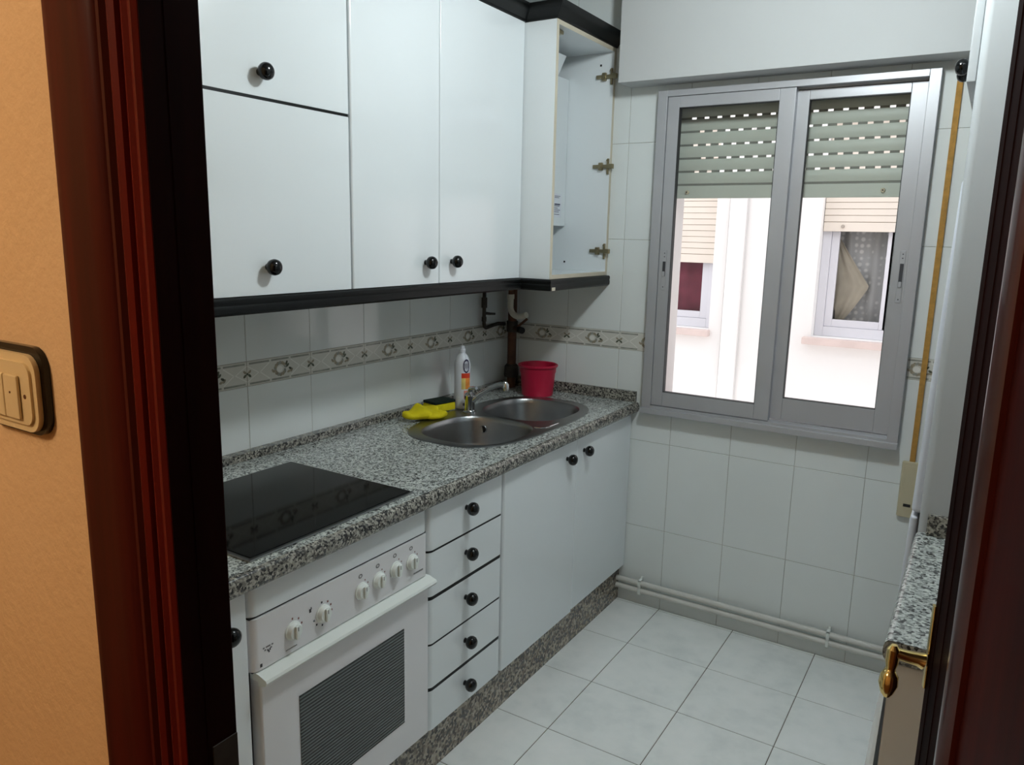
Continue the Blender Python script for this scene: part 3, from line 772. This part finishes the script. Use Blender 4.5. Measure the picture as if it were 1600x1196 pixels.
# washing-up bottle
bt = root('soap_bottle', (.148, 2.462, zf)); tag(bt, 'white washing-up liquid bottle with an orange label behind the tap', 'bottle')
bc = (.148, 2.462, zf + .0004); rot = math.radians(-40)
prof = [(0, 0), (.029, 0), (.033, .004), (.034, .02), (.0335, .10), (.034, .165), (.0325, .185), (.028, .203), (.020, .217), (.0125, .224), (.0115, .228), (0, .228)]
b = B(); b.lathe(prof, bc, 'z', 40, sc=(1, .92), rot=0); obj('body', b, 'bottle', bt)
b = B(); b.lathe([(0, .2284), (.0125, .2284), (.0125, .240), (.0095, .243), (.008, .254), (0, .256)], bc, 'z', 24); obj('cap', b, 'bottle', bt)
b = B()
def bp(a, z, e=.0006):
    r = .0338 + e
    return (bc[0] + r * math.cos(a), bc[1] + r * .92 * math.sin(a), bc[2] + z)
def patch(a0, a1, z0, z1, mi, n=6, e=.0006):
    for k in range(n):
        u, w_ = a0 + (a1 - a0) * k / n, a0 + (a1 - a0) * (k + 1) / n
        b.quad([bp(u, z0, e), bp(w_, z0, e), bp(w_, z1, e), bp(u, z1, e)], mi)
la = math.radians(-28); hw = .60
def R_(x): return la + x
for k in range(20):                                # navy oval ring
    t0, t1 = 2 * PI * k / 20, 2 * PI * (k + 1) / 20; cz = .177
    P_ = lambda t, s: bp(R_(.42 * s * math.cos(t)), cz - .0 + .028 * s * math.sin(t) - .0, .0012 - .0)
    b.quad([P_(t0, 1), P_(t1, 1), P_(t1, .78), P_(t0, .78)], 0)
for k in range(4): patch(R_(-.26 + .15 * k), R_(-.20 + .15 * k), .164 + .004 * (k % 2), .188, 0, 1, .001)
patch(R_(-hw), R_(hw), .128, .148, 1); patch(R_(-.1), R_(hw), .083, .128, 2); patch(R_(-hw), R_(-.1), .083, .128, 3)
patch(R_(-.3), R_(hw), .043, .078, 4)
for k in range(4): patch(R_(-.42 + .19 * k), R_(-.28 + .19 * k), .016, .027, 0, 1)
obj('label', b, ['navy', 'red', 'orange', 'yellowprint', 'pink'], bt, smooth=False)

# sponge and folded cloth
sp = root('sponge', (.095, 2.365, ZT)); tag(sp, 'yellow kitchen sponge with a dark scouring pad beside the bottle', 'sponge')
zs = zf + .022
rz = ('Z', -.22)
b = B(); b.box(.058, .134, 2.325, 2.432, zs - .021, zs + .010, .005, rot=rz); obj('foam', b, 'sponge', sp)
b = B(); b.box(.058, .134, 2.325, 2.432, zs + .0104, zs + .021, .003, rot=rz); obj('scouring_pad', b, 'pad', sp)
def cl(u, v):
    a = 2 * PI * u; el = (v - .5) * PI
    r = math.cos(el) ** .6
    x = .128 + (.050 + .010 * math.sin(3 * a + 1)) * r * math.cos(a); y = 2.225 + (.082 + .010 * math.sin(2 * a)) * r * math.sin(a)
    z = .0190 * math.sin(el); fold = .006 * math.sin((y - 2.2) * 75 + (x - .12) * 30) * (1 if el > 0 else 0) + .010 * math.exp(-((x - .10) / .02) ** 2 - ((y - 2.24) / .05) ** 2) * (el > 0)
    return (x, y, zf + .0215 + z + fold)
def cl2(u, v):
    a = 2 * PI * u; el = (v - .5) * PI; r = max(0, math.cos(el)) ** .5
    return (.172 + .034 * r * math.cos(a), 2.262 + (.050 + .006 * math.sin(3 * a)) * r * math.sin(a), zf + .0145 + .0135 * math.sin(el) + (.003 * math.sin(a * 4) if el > 0 else 0) * r)
b = B(); b.grid(cl, 48, 20); b.grid(cl2, 40, 16); bmesh.ops.remove_doubles(b.bm, verts=b.bm.verts, dist=.0005); bmesh.ops.recalc_face_normals(b.bm, faces=b.bm.faces)
tag(obj('cleaning_cloth', b, 'cloth', angle=180), 'folded yellow cleaning cloth on the left corner of the sink', 'cloth')

# bucket
b = B(); b.lathe([(0, 0), (.066, 0), (.069, .003), (.077, .100), (.080, .104), (.081, .124), (.088, .130), (.0885, .137), (.084, .139), (.079, .135), (.075, .10), (.066, .006), (0, .006)], (.248, 2.897, ZT + .0006), 'z', 40)
tag(obj('bucket', b, 'bucket'), 'small crimson plastic bucket in the corner behind the sink', 'bucket')

# ------------------------------------------------------------------ pipes in the corner
ry = 2.972
rp = root('riser_pipe', (.062, ry, .957)); tag(rp, 'rusty brown vertical pipe rising in the corner behind the bucket', 'pipe')
b = B(); b.tube([(.062, ry, .926), (.062, ry, 1.18), (.062, ry, 1.455)], .0205, 16); b.lathe([(.0205, 0), (.032, 0), (.034, .012), (.032, .05), (.024, .06), (.0205, .06), (.0205, 0)], (.062, ry, .975), 'z', 20, mi=1)
b.lathe([(.0205, 0), (.026, 0), (.026, .05), (.0205, .05), (.0205, 0)], (.062, ry, 1.185), 'z', 20, mi=1)
obj('tube', b, ['copper', 'iron'], rp)
b = B(); b.tube([(.078, 2.962, 1.205), (.105, 2.945, 1.204), (.128, 2.930, 1.203)], .010, 12); b.tube([(.128, 2.930, 1.203), (.150, 2.915, 1.2025)], [.016, .015], 14, mi=1); b.tube([(.092, 2.954, 1.204), (.14, 2.975, 1.25)], .006, 10, mi=0)
obj('stop_valve', b, ['copper', 'black_trim'], rp)
gp_ = root('gas_pipe', (.03, 2.85, 1.2)); tag(gp_, 'thin dark gas pipe with a valve running along the tiles to the corner', 'pipe')
b = B(); b.tube([(.028, 2.79, 1.455), (.028, 2.79, 1.235), (.028, 2.794, 1.222), (.028, 2.806, 1.215), (.028, 2.86, 1.222), (.030, 2.90, 1.226), (.036, 2.946, 1.221)], .0085, 12); b.lathe([(0, 0), (.012, 0), (.012, .03), (0, .03)], (.028, 2.79, 1.375), 'z', 6); b.lathe([(0, 0), (.012, 0), (.012, .02), (0, .02)], (.028, 2.79, 1.245), 'z', 6); obj('tube', b, 'iron', gp_)
b = B(); b.lathe([(0, 0), (.013, 0), (.013, .045), (0, .045)], (.028, 2.79, 1.305), 'z', 14)
b.tube([(.036, 2.79, 1.282), (.052, 2.80, 1.280), (.066, 2.82, 1.279)], [.007, .006, .005], 10); obj('valve', b, 'iron', gp_)
b = B(); pts = [(.080, 2.925, 1.345), (.080, 2.925, 1.312)] + [(.080 + .048 * (1 - math.cos(t)), 2.925 - .01 * math.sin(t), 1.312 - .048 * math.sin(t)) for t in [PI / 2 * k / 8 for k in range(1, 9)]] + [(.150, 2.912, 1.266), (.176, 2.905, 1.276)]
b.tube(pts, .0135, 16); b.lathe([(0, 0), (.0165, 0), (.0165, .02), (0, .02)], (.080, 2.925, 1.340), 'z', 16)
b.lathe([(0, 0), (.011, 0), (.011, .10), (0, .10)], (.080, 2.925, 1.360), 'z', 14, mi=1)
tag(obj('drain_hose', b, ['cream', 'copper']), 'short cream hose bent like a hook under the open cupboard', 'hose')

# heating pipes along the foot of the wall
for z, lab in ((.112, 'upper of two white heating pipes along the foot of the window wall'), (.078, 'lower of two white heating pipes along the foot of the window wall')):
    b = B(); b.tube([(.6275, 3.004, z), (1.3, 3.004, z), (2.41, 3.004, z)], .0118, 16)
    tag(obj('heating_pipe', b, 'pipe_white'), lab, 'pipe', 'heating pipes')
for x, lab in ((.742, 'white pipe clip near the corner cabinet'), (1.530, 'white pipe clip near the right worktop')):
    b = B(); b.box(x - .005, x + .005, 3.0165, 3.031, .06, .135, .001); b.box(x - .006, x + .006, 2.988, 3.0165, .1243, .130, .001); b.box(x - .006, x + .006, 2.988, 3.0165, .0925, .0975, .001); b.box(x - .006, x + .006, 2.988, 2.9915, .060, .130, .001); b.box(x - .006, x + .006, 2.988, 3.0165, .060, .0655, .001)
    tag(obj('pipe_clip', b, 'handle_white'), lab, 'clip', 'clips on the heating pipes')

# ------------------------------------------------------------------ wall cabinets
XU, ZU0, ZU1 = .370, 1.462, 2.378
c = root('flap_cabinet', (.19, 1.31, ZU0)); tag(c, 'white wall cabinet with two lift-up flaps over the hob', 'cabinet')
obj('carcass', carcass(1.012, 1.6165, .004, .350, ZU0, ZU1, True), 'white_in', c)
d = obj('flap', front(1.014, 1.6145, ZU0 + .001, 1.929, XU, .019, .004, .010), 'white', c); knob(d, XU, 1.313, 1.532)
d = obj('flap', front(1.014, 1.6145, 1.937, ZU1, XU, .019, .004, .010), 'white', c); knob(d, XU, 1.310, 1.992)
obj('seam', front(1.0145, 1.614, 1.9293, 1.9367, XU - .0008, .019, .004, .010), 'black_trim', c)
c = root('wall_cabinet', (.19, 2.07, ZU0)); tag(c, 'white two door wall cabinet between the flap cabinet and the open cupboard', 'cabinet')
obj('carcass', carcass(1.6175, 2.5245, .004, .350, ZU0, ZU1, True), 'white_in', c)
d = obj('door', front(1.6185, 2.0165, ZU0 + .001, ZU1, XU, .019, .006, .004), 'white', c); knob(d, XU, 1.946, 1.531)
d = obj('door', front(2.0190, 2.5225, ZU0 + .001, ZU1, XU, .019, .004, .006), 'white', c); knob(d, XU, 2.084, 1.532)
# open cupboard
XE = .500
c = root('open_cupboard', (.25, 2.78, ZU0)); tag(c, 'white wall cupboard without a door in the corner, hinges showing inside', 'cabinet')
b = B(); t = .016; y0, y1 = 2.5265, 3.029
b.box(.004, XE - .0015, y0, y0 + t, ZU0, ZU1); b.box(.004, XE - .0015, y1 - t, y1, ZU0, ZU1); b.box(.004, XE - .0015, y0 + t, y1 - t, ZU0, ZU0 + t); b.box(.004, XE - .0015, y0 + t, y1 - t, ZU1 - t, ZU1)
b.box(.004, .008, y0 + t, y1 - t, ZU0 + t, ZU1 - t)
for yy in (y0, y1 - t): b.box(XE - .0014, XE, yy, yy + t, ZU0, ZU1, mi=1)
for zz in (ZU0, ZU1 - t): b.box(XE - .0014, XE, y0 + t, y1 - t, zz, zz + t, mi=1)
for q in ((.440, 2.315), (.30, 1.512)): b.box(q[0] - .004, q[0] + .004, y1 - t - .001, y1 - t - .0002, q[1] - .004, q[1] + .004, mi=2)
obj('carcass', b, ['white', 'edge', 'gap'], c)
yi = y1 - t - .0004
for z in (2.268, 1.912, 1.563):
    b = B(); b.box(.425, .500, yi - .012, yi - .001, z - .0075, z + .0075, .002); b.box(.452, .470, yi - .015, yi, z - .016, z + .016, .003)
    b.box(.488, .497, yi - .009, yi, z - .032, z + .032, .002); b.box(.496, .520, yi - .018, yi - .002, z - .010, z + .010, .003)
    b.lathe([(0, -.003), (.006, -.003), (.006, 0), (0, 0)], (.461, yi - .015, z), 'y', 12); b.lathe([(0, -.003), (.005, -.003), (.005, 0), (0, 0)], (.492, yi - .009, z + .024), 'y', 10)
    obj('hinge', b, 'nickel', c)
b = B(); b.box(.40, .47, y0 + t + .03, y0 + t + .09, ZU1 - t - .014, ZU1 - t - .0005, .003); obj('catch', b, 'nickel', c)
# white boxed duct inside the open cupboard
dt = root('duct_box', (.155, 2.78, 1.66)); tag(dt, 'white boxed duct with a printed label inside the open cupboard', 'box')
b = B(); b.box(.010, .296, y0 + t + .002, y1 - t - .002, 1.665, 2.270, .003); b.prism([(.296, 2.20), (.36, 2.33), (.30, 2.352), (.20, 2.352), (.20, 2.27), (.296, 2.27)], 'y', 2.62, 2.86)
obj('casing', b, 'white_in', dt)
b = B(); b.quad([(.2966, 2.900, 1.70), (.2966, 2.975, 1.70), (.2966, 2.975, 1.80), (.2966, 2.900, 1.80)])
for k, (z, w_) in enumerate(((1.788, .05), (1.782, .04), (1.752, .05), (1.747, .045), (1.738, .03), (1.730, .05), (1.722, .04), (1.712, .045))):
    b.quad([(.297, 2.912, z), (.297, 2.912 + w_, z), (.297, 2.912 + w_, z + (.006 if k == 2 else .0025)), (.297, 2.912, z + (.006 if k == 2 else .0025))], 1)
obj('label', b, ['paper', 'navy'], dt, smooth=False)

# cornice and light pelmet
def path(o): return [(XU + o, 1.010), (XU + o, 2.5255 - o), (XE + o, 2.5255 - o), (XE + o, 3.0313)]
b = B(); b.sweep([(-.03, 2.3795), (.004, 2.3795), (.006, 2.386), (.014, 2.393), (.030, 2.405), (.036, 2.411), (.040, 2.420), (.040, 2.430), (-.03, 2.430)], path)
tag(obj('cornice', b, 'black_trim', angle=30), 'black moulded cornice along the top of the wall cabinets', 'moulding')
b = B(); b.sweep([(-.035, 1.4605), (.010, 1.4605), (.0135, 1.457), (.0145, 1.450), (.0125, 1.443), (.0145, 1.436), (.0135, 1.424), (.008, 1.4185), (-.02, 1.4185), (-.035, 1.425)], path)
pm = obj('pelmet', b, 'black_trim', angle=30); tag(pm, 'black light pelmet along the underside of the wall cabinets', 'moulding')
b = B(); b.box(XE + .0138, XE + .0150, 2.520, 2.546, 1.4195, 1.432, .0003); obj('chipped_patch', b, 'edge', pm)

# ------------------------------------------------------------------ right side
wr = root('worktop', (2.1, 1.74, .884)); tag(wr, 'short speckled granite worktop on the right beside the open door', 'worktop')
b = B(); nose = [(2.415, .925), (2.415, .884)] + [(1.836 - .014 * math.sin(PI * k / 10) ** .6 if 0 < k < 10 else 1.836, .9045 - .0205 * math.cos(PI * k / 10)) for k in range(11)]
M['granite_shade'] = granite('grey_granite_dim', [(.0, rgb(42, 44, 45)), (.30, rgb(54, 56, 57)), (.37, rgb(96, 100, 99)), (.48, rgb(134, 139, 136)), (.62, rgb(158, 163, 160)), (.8, rgb(180, 185, 180))], 170)  # same grey granite, darkened in its colour to offset the lamp overhead
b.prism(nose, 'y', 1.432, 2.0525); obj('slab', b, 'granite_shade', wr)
b = B(); b.box(1.846, 2.415, 2.034, 2.0525, .9253, .977, .003); obj('upstand', b, 'granite_up', wr)
# washing machine below it
wm = root('washing_machine', (2.1, 1.74, .002)); tag(wm, 'white washing machine with a bowed front under the right worktop', 'washing machine')
b = B(); b.box(1.836, 2.40, 1.446, 2.035, .012, .876, .004)
obj('body', b, 'washer', wm)
def bow(u, v):
    y = 1.447 + .586 * u; z = .03 + .84 * v
    return (1.8355 - .036 * max(0, 1 - ((z - .43) / .45) ** 2) * math.sqrt(max(0, 1 - ((y - 1.74) / .296) ** 2)) ** .7, y, z)
b = B(); b.grid(bow, 40, 40); obj('front_panel', b, 'washer', wm, angle=180)
for yy in (1.49, 1.99):
    b = B(); b.lathe([(0, 0), (.02, 0), (.02, .0095), (0, .0095)], (1.88, yy, .002), 'z', 14); obj('foot', b, 'black_trim', wm)

# tall gable panel, fridge and cabinet over it
b = B(); r = .018; pts = [(2.415, 2.054), (2.415, 2.090)] + [(1.827 + r - r * math.sin(PI * k / 12), 2.072 + r * math.cos(PI * k / 12)) for k in range(13)]
b.prism(pts, 'z', .002, 2.52)
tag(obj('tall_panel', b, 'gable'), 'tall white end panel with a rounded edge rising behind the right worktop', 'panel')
fr = root('fridge', (2.1, 2.4, .002)); tag(fr, 'tall white fridge showing as a narrow strip beyond the end panel', 'fridge')
def lean(b):
    for v in b.bm.verts: v.co.x += .0223 * (v.co.z - .9)
    return b
b = B(); b.box(1.85, 2.38, 2.102, 2.66, .03, 1.77, .006); obj('body', lean(b), 'fridge', fr)
b = B(); b.box(1.8035, 1.8475, 2.100, 2.662, .955, 1.775, .012, 4); obj('door', lean(b), 'fridge', fr)
b = B(); b.box(1.8035, 1.822, 2.100, 2.662, .04, .947, .008, 4); obj('door', lean(b), 'fridge', fr)
b = B(); b.box(1.8225, 1.8495, 2.110, 2.65, .06, .94); obj('gasket', lean(b), 'mark_grey', fr)
for x, y in ((1.87, 2.14), (1.87, 2.62), (2.32, 2.14), (2.32, 2.62)):
    b = B(); b.lathe([(0, 0), (.018, 0), (.018, .0275), (0, .0275)], (x - .02, y, .002), 'z', 12); obj('foot', b, 'black_trim', fr)
c = root('overhead_cabinet', (2.1, 2.4, 1.984)); tag(c, 'white overhead cabinet with two black knobs at the top right, above the fridge', 'cabinet')
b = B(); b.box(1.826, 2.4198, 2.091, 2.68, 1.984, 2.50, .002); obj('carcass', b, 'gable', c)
for y0, y1, ky in ((2.098, 2.386, 2.352), (2.390, 2.678, 2.448)):
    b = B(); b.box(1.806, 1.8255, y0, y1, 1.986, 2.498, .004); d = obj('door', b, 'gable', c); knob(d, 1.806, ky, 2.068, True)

# ------------------------------------------------------------------ light
def area(name, loc, rot, sx, sy, power, col, spread=None):
    l = bpy.data.lights.new(name, 'AREA'); l.shape = 'RECTANGLE'; l.size = sx; l.size_y = sy; l.energy = power; l.color = col
    if spread: l.spread = spread
    o = bpy.data.objects.new(name, l); o.location = loc; o.rotation_euler = rot; COL.objects.link(o); return o
kl = bpy.data.lights.new('kitchen_ceiling_light', 'POINT'); kl.energy = 38; kl.color = (.92, 1.0, 1.02); kl.shadow_soft_size = .08
o = bpy.data.objects.new('kitchen_ceiling_light', kl); o.location = (1.45, 1.79, 2.52); COL.objects.link(o)
pl_ = bpy.data.lights.new('hall_light', 'POINT'); pl_.energy = 34; pl_.color = (1.0, .74, .48); pl_.shadow_soft_size = .12
o = bpy.data.objects.new('hall_light', pl_); o.location = (.75, -.75, 2.42); COL.objects.link(o)
w = bpy.data.worlds.new('World'); scene.world = w; w.use_nodes = True
nt = w.node_tree; nt.nodes.clear()
ou = nt.nodes.new('ShaderNodeOutputWorld'); bg = nt.nodes.new('ShaderNodeBackground')
tc = nt.nodes.new('ShaderNodeTexCoord'); sx = nt.nodes.new('ShaderNodeSeparateXYZ'); cr = nt.nodes.new('ShaderNodeValToRGB')
cr.color_ramp.elements[0].position = .0; cr.color_ramp.elements[0].color = (.62, .6, .6, 1)
cr.color_ramp.elements[1].position = .5; cr.color_ramp.elements[1].color = (.93, .95, 1, 1)
nt.links.new(tc.outputs['Generated'], sx.inputs[0]); nt.links.new(sx.outputs['Z'], cr.inputs[0])
nt.links.new(cr.outputs[0], bg.inputs['Color']); bg.inputs['Strength'].default_value = 2.3
nt.links.new(bg.outputs[0], ou.inputs['Surface'])

# ------------------------------------------------------------------ camera
cam = bpy.data.cameras.new('camera'); cam.sensor_width = 36; cam.sensor_fit = 'HORIZONTAL'; cam.lens = 1193.4 / 1600 * 36
cam.clip_start = .02
co = bpy.data.objects.new('camera', cam); COL.objects.link(co)
rx = Vector((.84729892, .53068503, .02139938)); uy = Vector((-.11890838, .15027396, .98146754)); fz = Vector((-.51763436, .83414096, -.19042986))
m = Matrix.Identity(4)
for i in range(3): m[i][0], m[i][1], m[i][2] = rx[i], uy[i], -fz[i]
m[0][3], m[1][3], m[2][3] = 1.9116, 0, 1.625
co.matrix_world = m
scene.camera = co
scene.view_settings.view_transform = 'Standard'
scene.view_settings.look = 'None'
scene.view_settings.exposure = 0.0
try: scene.cycles.use_denoising = True
except Exception: pass
